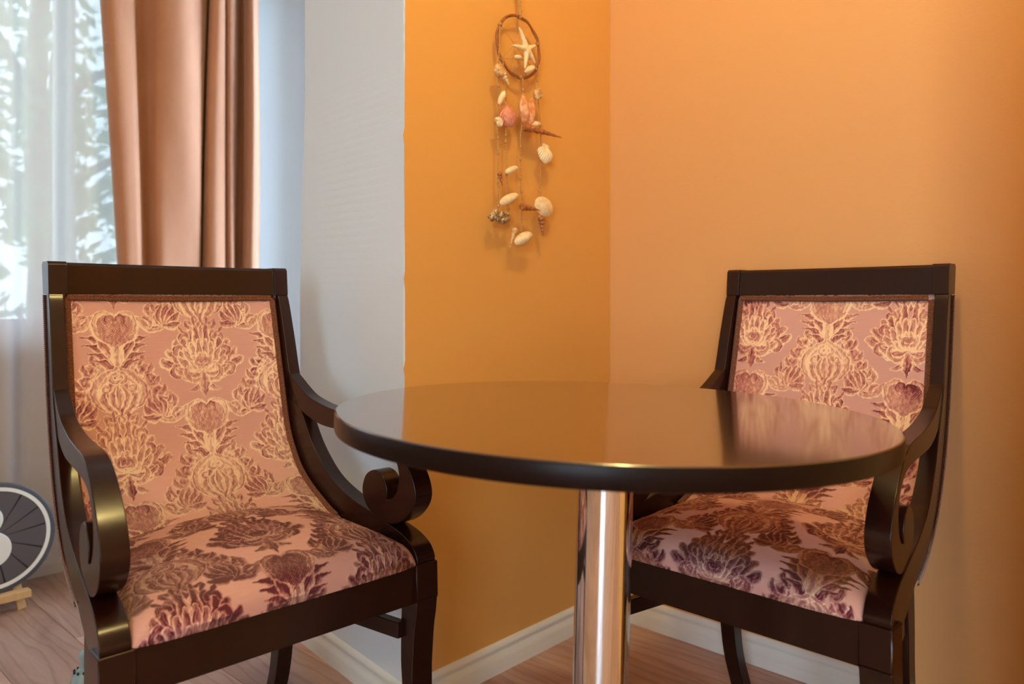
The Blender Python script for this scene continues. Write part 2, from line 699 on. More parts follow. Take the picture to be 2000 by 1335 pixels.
def stroke(pts, w, serr=0.0, nser=0, body=0.0, vein=0.0, rim=0.7, hatch=0.0, nh=30, shade=0.45, taper=(0.25, 0.0), dots=0.0, ink=0.75):
    """leaf-like stroke along a curve, drawn at both column positions, mirrored left and right"""
    for mir in (1, -1):
        if mir == -1 and all(abs(p[0]) < 1e-6 for p in pts):
            continue
        q = np.array(spline([(p[0] * mir * 1.05, p[1] * 1.05) for p in pts], 7 if len(pts) > 2 else 14))
        W = w * 1.20
        lo = q.min(0) - W * 1.5
        hi = q.max(0) + W * 1.5
        gx = np.arange(math.floor(lo[0] / RES), math.ceil(hi[0] / RES) + 1)
        gy = np.arange(math.floor(lo[1] / RES), math.ceil(hi[1] / RES) + 1)
        X, Y = np.meshgrid(gx * RES, gy * RES)
        best = np.full(X.shape, 1e9)
        T = np.zeros_like(X)
        S = np.zeros_like(X)
        n = len(q) - 1
        for i in range(n):
            a, b = q[i], q[i + 1]
            d = b - a
            L2 = d @ d + 1e-12
            t = np.clip(((X - a[0]) * d[0] + (Y - a[1]) * d[1]) / L2, 0, 1)
            ex, ey = X - a[0] - t * d[0], Y - a[1] - t * d[1]
            ds = np.hypot(ex, ey)
            up = ds < best
            best = np.where(up, ds, best)
            T = np.where(up, (i + t) / n, T)
            S = np.where(up, np.sign(d[0] * ey - d[1] * ex), S)
        prof = (taper[0] + (1 - taper[0]) * sstep(0, 0.35, T)) * (1 - (1 - taper[1]) * sstep(0.55, 1.02, T))
        wd = W * np.maximum(prof, 0.03)
        if nser:
            wd = wd * (1 - serr * 0.5 * (1 + np.sin(T * nser * 2 * math.pi)))
        r = best / wd
        msk = 1 - sstep(0.86, 1.06, r)
        tn = body + rim * np.exp(-((r - 0.86) / 0.17) ** 2) - vein * np.exp(-(r / 0.2) ** 2) - shade * np.clip(S * mir * r, 0, 1) * (r < 0.78)
        tn -= ink * np.exp(-((r * S * mir - 0.45) / 0.14) ** 2) * sstep(0.25, 0.5, T) * (1 - sstep(0.88, 0.98, T))
        tn -= 0.6 * ink * np.exp(-((r * S * mir + 0.40) / 0.10) ** 2) * sstep(0.45, 0.65, T) * (1 - sstep(0.9, 0.99, T))
        tn += 0.35 * ink * np.exp(-((r * S * mir - 0.12) / 0.10) ** 2) * sstep(0.2, 0.4, T)
        tn += hatch * np.cos(T * nh * 2 * math.pi + r * 3 * S)
        if dots:
            tn += dots * (np.sin(X / 0.0023 * math.pi) * np.sin(Y / 0.0023 * math.pi) - 0.3) * (r < 0.72)
        tn = np.clip(tn, -1, 1)
        for (ox, oy) in ((0, 0), (CELL_W / 2, CELL_H / 2)):
            ix = (gx + int(round(ox / RES))) % NX
            iy = (gy + int(round(oy / RES))) % NY
            sel = np.ix_(iy, ix)
            PILE[sel] = np.maximum(PILE[sel], msk)
            TONE[sel] = TONE[sel] * (1 - msk) + tn * msk


def curl(p, ang, size, turn, w, **kw):
    """small curled leaf starting at p in direction ang (deg), curling by turn (deg)"""
    pts = [p]
    a = ang
    x, y = p
    for k in range(5):
        st = size / 5.0
        x += st * math.cos(R(a))
        y += st * math.sin(R(a))
        pts.append((x, y))
        a += turn / 5.0
    stroke(pts, w, **kw)


# --- garlands first (lowest layer)
stroke([(0.026, -0.182), (0.046, -0.196), (0.062, -0.228), (0.082, -0.262), (0.108, -0.280)], 0.015, serr=0.35, nser=6, vein=0.8, hatch=0.3, nh=9, taper=(0.5, 0.1))
for k, (px, py, an) in enumerate([(0.045, -0.190, 40), (0.058, -0.208, 25), (0.068, -0.232, 12), (0.080, -0.252, 20), (0.095, -0.268, 35), (0.108, -0.276, 60)]):
    curl((px - 0.006, py), an, 0.026, 95, 0.0062, vein=0.7, body=-0.1, taper=(0.6, 0.35))
    curl((px - 0.012, py - 0.012), an - 120, 0.020, -60, 0.0058, vein=0.6, body=-0.1, taper=(0.6, 0.3))
stroke([(0.026, -0.096), (0.044, -0.100), (0.062, -0.117), (0.088, -0.116), (0.106, -0.098)], 0.0075, vein=0.35, body=0.05, taper=(0.7, 0.5))
for an, sz, tr in ((150, 0.040, -150), (120, 0.044, -70), (85, 0.045, -20), (50, 0.046, 35), (20, 0.044, 60), (-12, 0.034, 50)):
    curl((0.094, -0.112), an, sz, tr, 0.0088, vein=0.9, body=-0.15, shade=0.5, taper=(0.5, 0.35))
curl((0.066, -0.114), 70, 0.030, 150, 0.005, vein=0.5, taper=(0.8, 0.5))
# --- acanthus under the heart
for (ex, ey, bx) in ((0.066, -0.136, 0.040), (0.062, -0.152, 0.036), (0.055, -0.168, 0.030), (0.044, -0.182, 0.022)):
    stroke([(0.003, -0.192), (bx * 0.45, ey - 0.022), (bx, ey - 0.004), (ex, ey + 0.002)], 0.0096, vein=1.0, serr=0.2, nser=4, body=-0.05, taper=(0.4, 0.15))
stroke([(0.002, -0.190), (0.010, -0.170), (0.026, -0.150), (0.034, -0.132)], 0.009, vein=1.0, taper=(0.4, 0.2))
stroke([(0.000, -0.196), (0.000, -0.170), (0.000, -0.150)], 0.011, vein=0.4, body=0.3, taper=(0.4, 0.2))
for s in (0.006,):
    stroke([(s, -0.192), (s * 1.4, -0.165), (s * 2.2, -0.14)], 0.0035, body=0.6, shade=0.1, rim=0.3)
# --- heart
stroke([(0.004, -0.148), (0.020, -0.128), (0.025, -0.108), (0.014, -0.098)], 0.0185, body=-0.15, shade=0.0, dots=0.55, rim=0.75, taper=(0.45, 0.75), ink=0.0)
stroke([(0.000, -0.150), (0.000, -0.130), (0.000, -0.112)], 0.016, body=-0.18, shade=0.0, dots=0.55, rim=0.0, taper=(0.4, 0.6), ink=0.0)
stroke([(0.002, -0.098), (0.016, -0.086), (0.034, -0.094), (0.038, -0.112), (0.030, -0.130)], 0.0046, body=0.2, vein=0.2, taper=(0.6, 0.3))
curl((0.002, -0.100), 60, 0.03, -230, 0.0036, body=-0.5, rim=0.2, taper=(0.8, 0.5))
# --- pomegranate
stroke([(0.000, -0.286), (0.000, -0.250), (0.000, -0.206)], 0.040, body=0.12, shade=0.0, rim=0.6, hatch=0.12, nh=16, taper=(0.35, 0.25))
stroke([(0.002, -0.196), (0.030, -0.212), (0.047, -0.240), (0.038, -0.266), (0.004, -0.288)], 0.0070, vein=0.3, body=0.15, taper=(0.5, 0.5))
stroke([(0.003, -0.288), (0.024, -0.270), (0.030, -0.250), (0.020, -0.238)], 0.0068, vein=0.8, body=0.1, taper=(0.5, 0.35))
stroke([(0.002, -0.282), (0.012, -0.262), (0.014, -0.246), (0.006, -0.234)], 0.0062, vein=0.8, body=0.1, taper=(0.5, 0.3))
stroke([(0.0, -0.276), (0.0, -0.250), (0.0, -0.226)], 0.0080, vein=0.9, body=0.25, taper=(0.4, 0.1))
curl((0.006, -0.206), -30, 0.036, -230, 0.0050, vein=0.5, body=0.25, taper=(0.8, 0.6))
curl((0.020, -0.232), 20, 0.024, -260, 0.0038, vein=0.5, body=0.1, taper=(0.8, 0.6))
stroke([(0.0, -0.284), (0.0, -0.300), (0.0, -0.318)], 0.0090, vein=0.8, serr=0.2, nser=3, taper=(0.7, 0.1))
curl((0.003, -0.288), -50, 0.030, 120, 0.0052, vein=0.6, taper=(0.7, 0.5))
curl((0.003, -0.292), -75, 0.026, 60, 0.0045, vein=0.6, taper=(0.7, 0.4))
# --- flower bouquet
B = (0.0, -0.020)
for an, ln, tr, wd in ((-46, 0.062, 95, 0.0088), (-24, 0.074, 70, 0.0105), (-4, 0.083, 40, 0.0150), (14, 0.080, 34, 0.0120), (30, 0.078, 40, 0.0120), (46, 0.079, 30, 0.0115), (62, 0.082, 26, 0.0110), (78, 0.090, 12, 0.0095)):
    curl(B, an, ln, tr, wd, serr=0.22, nser=4, vein=0.75, body=-0.12, taper=(0.2, 0.62))
curl((0.050, -0.012), -10, 0.036, -190, 0.0068, vein=0.5, body=-0.2, taper=(0.8, 0.7))
curl((0.040, 0.022), 30, 0.030, -200, 0.0062, vein=0.5, body=-0.2, taper=(0.8, 0.6))
curl((0.026, 0.046), 60, 0.028, -180, 0.0058, vein=0.5, body=-0.2, taper=(0.8, 0.6))
for an, ln, tr, wd in ((-20, 0.050, 60, 0.0085), (8, 0.054, 45, 0.0092), (32, 0.054, 40, 0.0090), (56, 0.056, 30, 0.0085), (78, 0.060, 12, 0.0080)):
    curl(B, an, ln, tr, wd, vein=0.7, body=0.08, taper=(0.2, 0.55))
for an, ln, tr in ((0, 0.030, 70), (35, 0.032, 50), (70, 0.034, 30)):
    curl(B, an, ln, tr, 0.0075, vein=0.7, body=0.3, taper=(0.3, 0.5))
curl((0.0005, -0.012), 0, 0.045, 330, 0.0036, body=-0.3, rim=0.8, taper=(0.9, 0.6))
curl((0.0005, -0.006), 0, 0.020, 330, 0.0026, body=-0.5, rim=0.6, taper=(0.9, 0.6))
curl((0.004, -0.028), -20, 0.056, 80, 0.0075, vein=0.7, body=0.05, taper=(0.5, 0.5))
curl((0.004, -0.036), -38, 0.058, 190, 0.0062, vein=0.6, body=0.1, taper=(0.6, 0.5))
curl((0.003, -0.044), -62, 0.036, 70, 0.0062, vein=0.6, body=0.05, taper=(0.6, 0.3))
stroke([(0.0, -0.034), (0.0, -0.056), (0.0, -0.080)], 0.0125, serr=0.3, nser=4, vein=0.8, body=-0.1, taper=(0.6, 0.05))
for (dx, dy, an) in ((0.0, 0.082, 90), (0.012, 0.074, 70), (0.024, 0.066, 55), (0.036, 0.056, 40)):
    curl((dx, dy), an, 0.018, 40, 0.0040, vein=0.6, body=-0.3, taper=(0.7, 0.2))

# worn, crushed patches of pile: broad darker and lighter areas with their own shape
_rng = np.random.RandomState(5)
CRUSH = np.zeros((64, 64))
for octv, amp in ((4, 1.0), (8, 0.6), (16, 0.35)):
    g = _rng.rand(octv + 1, octv + 1)
    xi = np.linspace(0, octv, 64)
    x0 = np.minimum(xi.astype(int), octv - 1)
    fx = xi - x0
    rows = g[x0] * (1 - fx)[:, None] + g[x0 + 1] * fx[:, None]
    CRUSH += amp * (rows[:, x0] * (1 - fx) + rows[:, x0 + 1] * fx)
CRUSH = (CRUSH - CRUSH.mean()) / CRUSH.std()


def sample(A, fx, fy):
    h, w_ = A.shape
    x0 = np.floor(fx).astype(int)
    y0 = np.floor(fy).astype(int)
    tx, ty = fx - x0, fy - y0
    return (A[y0 % h, x0 % w_] * (1 - tx) * (1 - ty) + A[y0 % h, (x0 + 1) % w_] * tx * (1 - ty) + A[(y0 + 1) % h, x0 % w_] * (1 - tx) * ty + A[(y0 + 1) % h, (x0 + 1) % w_] * tx * ty)


_LAT = np.random.RandomState(21).rand(256, 256)


def vnoise(x, y, seed=0):
    xi = np.floor(x).astype(int)
    yi = np.floor(y).astype(int)
    fx, fy = x - xi, y - yi
    fx = fx * fx * (3 - 2 * fx)
    fy = fy * fy * (3 - 2 * fy)
    a = lambda i, j: _LAT[(yi + j + 31 * seed) % 256, (xi + i + 57 * seed) % 256]
    return (a(0, 0) * (1 - fx) * (1 - fy) + a(1, 0) * fx * (1 - fy) + a(0, 1) * (1 - fx) * fy + a(1, 1) * fx * fy) * 2 - 1


def fabric(name, P, U, V, nap, mat, parent, ox, oy, relief=0.0011, crush_seed=0, shade_bias=0.0, crush=0.28):
    """dense cloth mesh; P (n,m,3) positions, U,V metres on the cloth (V up), nap (n,m,3) lean direction"""
    n, m_, _ = P.shape
    pu, pv = (U - ox) / RES, (V - oy) / RES
    # hand-woven irregularity: the figure wanders by a millimetre or two
    wx = 0.0018 * vnoise(U / 0.011, V / 0.011, 1) + 0.0010 * vnoise(U / 0.0045, V / 0.0045, 2)
    wy = 0.0018 * vnoise(U / 0.011, V / 0.011, 3) + 0.0010 * vnoise(U / 0.0045, V / 0.0045, 4)
    pu, pv = pu + wx / RES, pv + wy / RES
    pile = sample(PILE, pu, pv)
    tone = sample(TONE, pu, pv)
    tri = lambda q: 1 + 61 * np.abs(((q / 61.0) % 2.0) - 1.0)
    cr = sample(CRUSH, tri((U + 3 + crush_seed) * 90), tri((V + 3 + crush_seed * 0.7) * 90))
    tone = np.clip(tone + shade_bias - crush * np.clip(cr - 0.4, 0, 2) + 0.10 * np.clip(-cr, 0, 1.5), -1, 1)
    patch = vnoise(U / 0.035, V / 0.035, 5)
    tone = np.clip(tone * (1.0 + 0.35 * patch) + 0.30 * vnoise(U / 0.0032, V / 0.006, 6) + 0.16 * vnoise(U / 0.0016, V / 0.0030, 7), -1, 1)
    dU = np.gradient(P, axis=0)
    dV = np.gradient(P, axis=1)
    N = np.cross(dU, dV)
    N /= np.linalg.norm(N, axis=2, keepdims=True) + 1e-12
    if name == 'seat_cushion' and N[n // 2, m_ // 2, 2] < 0:
        N = -N
    if name == 'back_cushion' and N[n // 2, m_ // 2, 1] > 0:
        N = -N
    nap = nap - N * (nap * N).sum(-1, keepdims=True)
    nap = nap / (np.linalg.norm(nap, axis=2, keepdims=True) + 1e-9)
    P = P + N * (pile * (0.7 + 0.5 * tone) * relief)[..., None]
    idx = np.arange(n * m_).reshape(n, m_)
    F = np.stack([idx[:-1, :-1], idx[1:, :-1], idx[1:, 1:], idx[:-1, 1:]], -1).reshape(-1, 4)
    c = np.cross(P[n // 2 + 1, m_ // 2] - P[n // 2, m_ // 2], P[n // 2, m_ // 2 + 1] - P[n // 2, m_ // 2])
    if c @ N[n // 2, m_ // 2] < 0:
        F = F[:, ::-1]
    me = bpy.data.meshes.new(name)
    me.vertices.add(n * m_)
    me.vertices.foreach_set('co', P.astype(np.float32).ravel())
    me.loops.add(F.size)
    me.loops.foreach_set('vertex_index', F.astype(np.int32).ravel())
    me.polygons.add(len(F))
    me.polygons.foreach_set('loop_start', np.arange(0, F.size, 4, dtype=np.int32))
    me.polygons.foreach_set('use_smooth', np.ones(len(F), bool))
    me.update(calc_edges=True)
    me.validate()
    for nm, arr in (('pile', pile), ('tone', tone)):
        a = me.attributes.new(nm, 'FLOAT', 'POINT')
        a.data.foreach_set('value', arr.astype(np.float32).ravel())
    a = me.attributes.new('nap', 'FLOAT_VECTOR', 'POINT')
    a.data.foreach_set('vector', nap.astype(np.float32).ravel())
    me.materials.append(mat)
    o = bpy.data.objects.new(name, me)
    COL.objects.link(o)
    o.parent = parent
    return o


# ------------------------------------------------------------------ armchair
K = 1.05


def T(s, z):
    return (K * s, CAM_H + K * (z - CAM_H))


def TL(pts):
    return [T(*p) for p in pts]


def x_out(s):
    return K * 0.290 - 0.100 * s


def x_in(s):
    return K * 0.243 - 0.064 * s


SWEEP_FRONT = TL([(0.468, 0.946), (0.459, 0.925), (0.438, 0.850), (0.416, 0.765), (0.394, 0.725), (0.364, 0.682), (0.325, 0.622), (0.268, 0.568), (0.200, 0.537), (0.129, 0.519), (0.070, 0.505), (0.030, 0.494), (0.000, 0.478), (-0.014, 0.458), (-0.015, 0.446)])
SWEEP_BACK = TL([(0.030, 0.440), (0.062, 0.430), (0.118, 0.449), (0.158, 0.466), (0.205, 0.476), (0.275, 0.500), (0.345, 0.550), (0.402, 0.620), (0.442, 0.700), (0.468, 0.780), (0.502, 0.925), (0.506, 0.946)])
ARM_OUT = TL([(0.430, 0.778), (0.408, 0.764), (0.375, 0.742), (0.345, 0.726), (0.300, 0.714), (0.250, 0.706), (0.190, 0.702), (0.145, 0.700), (0.108, 0.693), (0.072, 0.676), (0.040, 0.651), (0.012, 0.622), (-0.004, 0.596), (-0.010, 0.572), (-0.004, 0.550), (0.016, 0.527), (0.043, 0.511), (0.073, 0.5055), (0.105, 0.510), (0.134, 0.525), (0.149, 0.545), (0.151, 0.566), (0.139, 0.590), (0.114, 0.602), (0.092, 0.597), (0.078, 0.581), (0.074, 0.564), (0.077, 0.550)])
ARM_IN = TL([(0.060, 0.554), (0.046, 0.569), (0.039, 0.589), (0.040, 0.612), (0.052, 0.634), (0.078, 0.652), (0.112, 0.661), (0.160, 0.665), (0.210, 0.666), (0.253, 0.667), (0.290, 0.669), (0.325, 0.676), (0.360, 0.688), (0.389, 0.700), (0.425, 0.716)])
LEG_F = TL([(-0.020, 0.447), (-0.020, 0.382)]) + spline(TL([(-0.020, 0.382), (-0.016, 0.350), (-0.010, 0.318), (-0.004, 0.250)]), 4) + spline(TL([(-0.004, 0.240), (-0.005, 0.170), (-0.016, 0.100)]) + [(-0.040, 0.0)], 5)
LEG_B = spline([(0.0, 0.0)] + TL([(0.012, 0.110), (0.024, 0.180), (0.028, 0.225), (0.031, 0.260), (0.030, 0.330), (0.027, 0.392), (0.027, 0.447)]), 3)
REAR_F = spline([(0.352, 0.415), (0.362, 0.360), (0.372, 0.280), (0.378, 0.180), (0.396, 0.090), (0.432, 0.0)], 4)
REAR_B = spline([(0.470, 0.0), (0.432, 0.090), (0.418, 0.180), (0.416, 0.280), (0.410, 0.360), (0.398, 0.415)], 4)


def side_prism(name, poly, xo, xi, side, mat, parent, bevel=0.003):
    """2D side profile (s, z) extruded between two lateral positions given per point"""
    n = len(poly)
    v = [(side * xo(p[0]), p[0], p[1]) for p in poly] + [(side * xi(p[0]), p[0], p[1]) for p in poly]
    f = [tuple(range(n)), tuple(range(2 * n - 1, n - 1, -1))]
    f += [(i, (i + 1) % n, n + (i + 1) % n, n + i) for i in range(n)]
    return mesh_obj(name, v, f, mat, parent, smooth=38, bevel=bevel)


# contour of the upholstered back (s, z) from top rail to seat
BACK_PATH = spline(TL([(0.474, 0.952), (0.470, 0.934), (0.452, 0.850), (0.432, 0.760), (0.408, 0.662), (0.386, 0.615), (0.345, 0.564), (0.268, 0.517), (0.215, 0.495)]), 12)


def braid(name, path, normals, wide, parent, r=0.0036):
    """braided gimp: two rows of small slanted beads on a flat tape"""
    pts = [Vector(p) for p in path]
    m = MB()
    L = 0.0
    acc = [0.0]
    for a, b in zip(pts, pts[1:]):
        L += (b - a).length
        acc.append(L)
    step = 0.0042
    nb = int(L / step)
    rows = []
    k = 0
    for i in range(nb * 2 + 1):
        d = L * i / (nb * 2)
        while k < len(pts) - 2 and acc[k + 1] < d:
            k += 1
        t = (d - acc[k]) / max(1e-9, acc[k + 1] - acc[k])
        p = pts[k].lerp(pts[k + 1], t)
        tg = (pts[k + 1] - pts[k]).normalized()
        nr = Vector(normals[k]).lerp(Vector(normals[k + 1]), t).normalized()
        sd = tg.cross(nr).normalized()
        h1 = r * (1.0 if i % 2 == 0 else 0.35)
        h2 = r * (1.0 if i % 2 == 1 else 0.35)
        rows.append([p - sd * wide - nr * 0.001, p - sd * wide * 0.8 + nr * h1 * 0.8, p - sd * wide * 0.4 + nr * h1, p + nr * r * 0.25, p + sd * wide * 0.4 + nr * h2, p + sd * wide * 0.8 + nr * h2 * 0.8, p + sd * wide - nr * 0.001])
    m.grid(rows)
    return m.build(name, MAT['gimp'], parent, smooth=80)


def make_chair(label, loc, rot, back_off, seat_off, seed):
    root = empty('armchair', loc, rot)
    tag(root, label, 'armchair', 'two upholstered armchairs')
    wood = MAT['wood']
    # side frames
    for sd in (-1, 1):
        sweep = spline(SWEEP_FRONT, 6) + spline(SWEEP_BACK, 6)
        side_prism('side_rail', sweep, lambda s: x_out(s) - 0.004, lambda s: x_in(s) + 0.002, sd, wood, root)
        arm = spline(ARM_OUT, 5) + spline(ARM_IN, 5)
        side_prism('armrest', arm, lambda s: x_out(s) - 0.006, lambda s: x_in(s) + 0.002, sd, wood, root)
        side_prism('front_leg', LEG_F + LEG_B, lambda s: x_out(0.0), lambda s: x_in(0.0) - 0.002, sd, wood, root)
        side_prism('rear_leg', list(REAR_F) + list(REAR_B), lambda s: 0.209, lambda s: 0.174, sd, wood, root)
        # stretcher
        y0, z0 = T(0.024, 0.318)
        y1, z1 = T(0.370, 0.312)
        side_prism('stretcher', [(y0, z0 - 0.016), (y1, z1 - 0.016), (y1, z1 + 0.016), (y0, z0 + 0.016)], lambda s: 0.266 - 0.165 * s, lambda s: 0.246 - 0.165 * s, sd, wood, root, 0.002)
        # side seat rail
        a, b = T(0.02, 0.375), T(0.365, 0.375)
        zt = T(0, 0.425)[1]
        side_prism('seat_rail', [(a[0], a[1]), (b[0], b[1]), (b[0], zt), (a[0], zt)], lambda s: 0.266 - 0.155 * s, lambda s: 0.246 - 0.155 * s, sd, wood, root, 0.002)
    # front apron and rear seat rail
    zt, zb = T(0, 0.4445)[1], T(0, 0.375)[1]
    MB().box(-K * 0.243, K * 0.243, -0.014, 0.012, zb, zt).build('front_apron', wood, root, smooth=38, bevel=0.003)
    ys = K * 0.372
    MB().box(-0.205, 0.205, ys - 0.012, ys + 0.010, zb + 0.004, zt).build('rear_rail', wood, root, smooth=38, bevel=0.003)
    # top rail: post blocks at both ends, hollowed between them, one shaped piece
    z0, z1 = T(0, 0.944)[1], T(0, 1.005)[1]
    yF0, yF1 = K * 0.4655, K * 0.470
    yB0, yB1 = K * 0.508, K * 0.516
    xo = x_out(yF0) - 0.004
    secs = []
    N = 40
    xs = []
    for i in range(N + 1):
        t = -1 + 2 * i / N
        xs.append(math.sin(t * math.pi / 2) if False else t)
    blk = 0.034
    xl = [-1.0, -1 + blk / xo * 0.98, -1 + blk / xo] + [-1 + blk / xo + (2 - 2 * blk / xo) * i / N for i in range(1, N)] + [1 - blk / xo, 1 - blk / xo * 0.98, 1.0]
    for t in xl:
        inner = (xo - abs(t) * xo) - blk
        u = max(0.0, inner) / (xo - blk)
        sag = 0.0
        if inner >= 0:
            sag = 0.006 + 0.014 * (1 - (1 - u) ** 2.4)
        drop = 0.0 if inner < 0 else 0.0015
        secs.append([(t * xo, yF0 + sag, z0), (t * xo, yF1 + sag, z1 - 0.006 - drop), (t * xo, yF1 + sag + 0.006, z1 - drop), (t * xo, yB1 + sag * 0.8 - 0.005, z1 - drop), (t * xo, yB1 + sag * 0.8, z1 - 0.006 - drop), (t * xo, yB0 + sag * 0.8, z0)])
    m = MB().grid(secs, closed_v=True)
    m.cap(range(6))
    m.cap([(len(secs) - 1) * 6 + i for i in (5, 4, 3, 2, 1, 0)])
    m.build('top_rail', wood, root, smooth=32, bevel=0.002)

    # upholstered back (front)
    path = np.array(BACK_PATH)
    seg = np.r_[0, np.cumsum(np.hypot(*np.diff(path, axis=0).T))]
    nv = 430
    vv = np.linspace(0, seg[-1], nv)
    sy = np.interp(vv, seg, path[:, 0])
    sz = np.interp(vv, seg, path[:, 1])
    ty, tz = np.gradient(sy), np.gradient(sz)
    ln = np.hypot(ty, tz)
    ty, tz = ty / ln, tz / ln
    nu = 350
    uu = np.linspace(-1, 1, nu)
    hw = x_in(sy) - 0.0005
    XX = uu[:, None] * hw[None, :]
    sag = 0.014 * (1 - uu ** 2)[:, None] * np.ones(nv)[None, :]
    edge = 0.004 * (1 - np.abs(uu) ** 10)[:, None]
    # normal of the path pointing to the sitter: (-tz rotated)
    ny_, nz_ = tz, -ty
    sgn = np.where(ny_ > 0, -1, 1)
    ny_, nz_ = ny_ * sgn, nz_ * sgn
    off = -0.008 - sag + edge
    P = np.stack([XX, sy[None, :] + off * ny_[None, :], sz[None, :] + off * nz_[None, :]], -1)
    nap = np.zeros_like(P)
    nap[..., 1] = -ty[None, :]
    nap[..., 2] = -tz[None, :]
    U = XX
    V = -vv[None, :] + 0 * XX
    fabric('back_cushion', P, U, V, nap, MAT['damask'], root, back_off[0], back_off[1], crush_seed=seed, shade_bias=0.30, crush=0.55)  # lighter pile tone painted in for light caught by the upward nap

    # rear cover of the back
    rp = np.array(spline(SWEEP_BACK, 6))[::-1]
    rows = []
    for t in np.linspace(0, 1, 30):
        i = t * (len(rp) - 1) * 0.72
        k = int(i)
        p = rp[k] * (1 - (i - k)) + rp[min(k + 1, len(rp) - 1)] * (i - k)
        w_ = x_out(p[0]) - 0.006
        rows.append([(w_ * a, p[0] + 0.004 + 0.020 * (1 - a * a), p[1] - 0.004 - 0.012 * (1 - a * a)) for a in np.linspace(-1, 1, 15)])
    MB().grid(rows).build('back_cover', MAT['damask_plain'], root, smooth=60)
    for sd in (-1, 1):
        pth = [(sd * (x_out(r_[0][1]) - 0.004), r_[0][1] + 0.001, r_[0][2]) for r_ in rows]
        braid('braid_trim', pth, [(sd * 1.0, 0.9, 0.1)] * len(pth), 0.006, root, 0.0042)
    # gimp round the front of the back
    for sd in (-1, 1):
        col = 0 if sd < 0 else -1
        inset = 0.0070
        pth, nrm_ = [], []
        for j in range(14, nv, 8):
            pth.append((P[col, j, 0] - sd * inset, P[col, j, 1] + ny_[j] * 0.0025, P[col, j, 2] + nz_[j] * 0.0025))
            nrm_.append((-sd * 0.35, ny_[j], nz_[j]))
        braid('braid_trim', pth, nrm_, 0.0068, root)
    j0 = int(np.argmin(np.abs(sz - T(0, 0.9395)[1])))
    pth = [(P[i, j0, 0], P[i, j0, 1] - 0.0040, P[i, j0, 2]) for i in range(4, nu - 4, 6)]
    braid('braid_trim', pth, [(0, -1, 0.15)] * len(pth), 0.0068, root)

    # seat cushion
    n1, n2 = 380, 380
    t1 = np.linspace(-1, 1, n1)
    t2 = np.linspace(-1, 1, n2)
    e1 = np.sign(t1) * (1 - (1 - np.abs(t1)) ** 1.5)
    e2 = np.sign(t2) * (1 - (1 - np.abs(t2)) ** 1.5)
    A, Bv = np.meshgrid(e1, e2, indexing='ij')
    y_f, y_b = -0.024, K * 0.345
    yy = y_f + (Bv + 1) / 2 * (y_b - y_f)
    hwid = np.where(yy < 0.05, K * 0.252, x_in(yy) + 0.001 * 0)
    hwid = K * 0.252 - 0.075 * np.clip(yy, 0, 1)
    # rounded corners of the outline
    ra = np.abs(A) ** 7
    yy = yy + 0.010 * ra * (Bv < 0) * np.abs(Bv)
    xx = A * (hwid - 0.008 * np.abs(np.minimum(Bv, 0)) ** 9)
    # front edge bows out a touch
    zbase = T(0, 0.4455)[1]
    side = ((1 - np.abs(A) ** 11) * (1 - np.abs(Bv) ** np.where(Bv < 0, 22, 9))) ** 0.5
    lift = (Bv + 1) / 2
    rim_h = 0.046 + 0.014 * lift ** 0.8
    dome = 0.030 * (1 - A ** 2) * (1 - np.abs(Bv) ** 2.2) + 0.012 * (1 - A ** 2) * lift
    zz = zbase + side * (rim_h + dome)
    yy = yy - 0.006 * side * np.exp(-((Bv + 1) / 0.03) ** 2)
    Ps = np.stack([xx, yy, zz], -1)
    naps = np.zeros_like(Ps)
    naps[..., 1] = 1.0
    # cloth coordinates by arc length
    dU = np.linalg.norm(np.diff(Ps, axis=0), axis=2)
    Uc = np.concatenate([np.zeros((1, n2)), np.cumsum(dU, 0)], 0)
    Uc = Uc - Uc[n1 // 2][None, :]
    dV = np.linalg.norm(np.diff(Ps, axis=1), axis=2)
    Vc = np.concatenate([np.zeros((n1, 1)), np.cumsum(dV, 1)], 1)
    k0 = int(np.argmin(np.abs(e2 - (-0.95))))
    Vc = Vc - Vc[:, k0][:, None]
    fabric('seat_cushion', Ps, Uc, Vc, naps, MAT['damask'], root, seat_off[0], seat_off[1], crush_seed=seed + 2, shade_bias=-0.22)  # darker pile tone painted in for the shaded look of the seat nap
    return root


MAT['damask_plain'] = simple('rose_back_cloth', lin(150, 96, 86), 0.7)

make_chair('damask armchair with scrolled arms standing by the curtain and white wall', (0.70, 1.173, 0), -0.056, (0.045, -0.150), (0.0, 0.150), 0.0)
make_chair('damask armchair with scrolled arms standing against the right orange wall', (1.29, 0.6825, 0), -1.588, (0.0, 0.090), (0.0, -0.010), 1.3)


# ------------------------------------------------------------------ round table
TC = RIGHT * 0.150 + FWD * 1.21
tab = empty('round_table', (TC.x, TC.y, 0))
tag(tab, 'round dark brown wooden table on a single chrome column', 'table')
TR, TZ, TT = 0.419, 0.760, 0.029
tilt = Matrix.Rotation(R(1.45), 4, FWD)
prof = [(0.02, TZ - TT), (TR - 0.004, TZ - TT), (TR - 0.0012, TZ - TT + 0.0012), (TR, TZ - TT + 0.004), (TR, TZ - 0.003), (TR - 0.0008, TZ - 0.0012), (TR - 0.003, TZ)]
n = 160
top = MB().lathe(prof + [(TR - 0.0045, TZ), (0.02, TZ)], n)
to = top.build('table_top', [MAT['table'], MAT['edge']], tab, smooth=40)
for p in to.data.polygons:
    if abs(p.normal.z) > 0.99:
        p.use_smooth = False
for p in to.data.polygons:
    p.material_index = 0 if p.normal.z > 0.6 else 1
col = MB().lathe([(0.044, 0.030), (0.044, TZ - TT - 0.012), (0.044, TZ - TT - 0.0005)], 64).build('column', MAT['chrome'], tab, smooth=40)
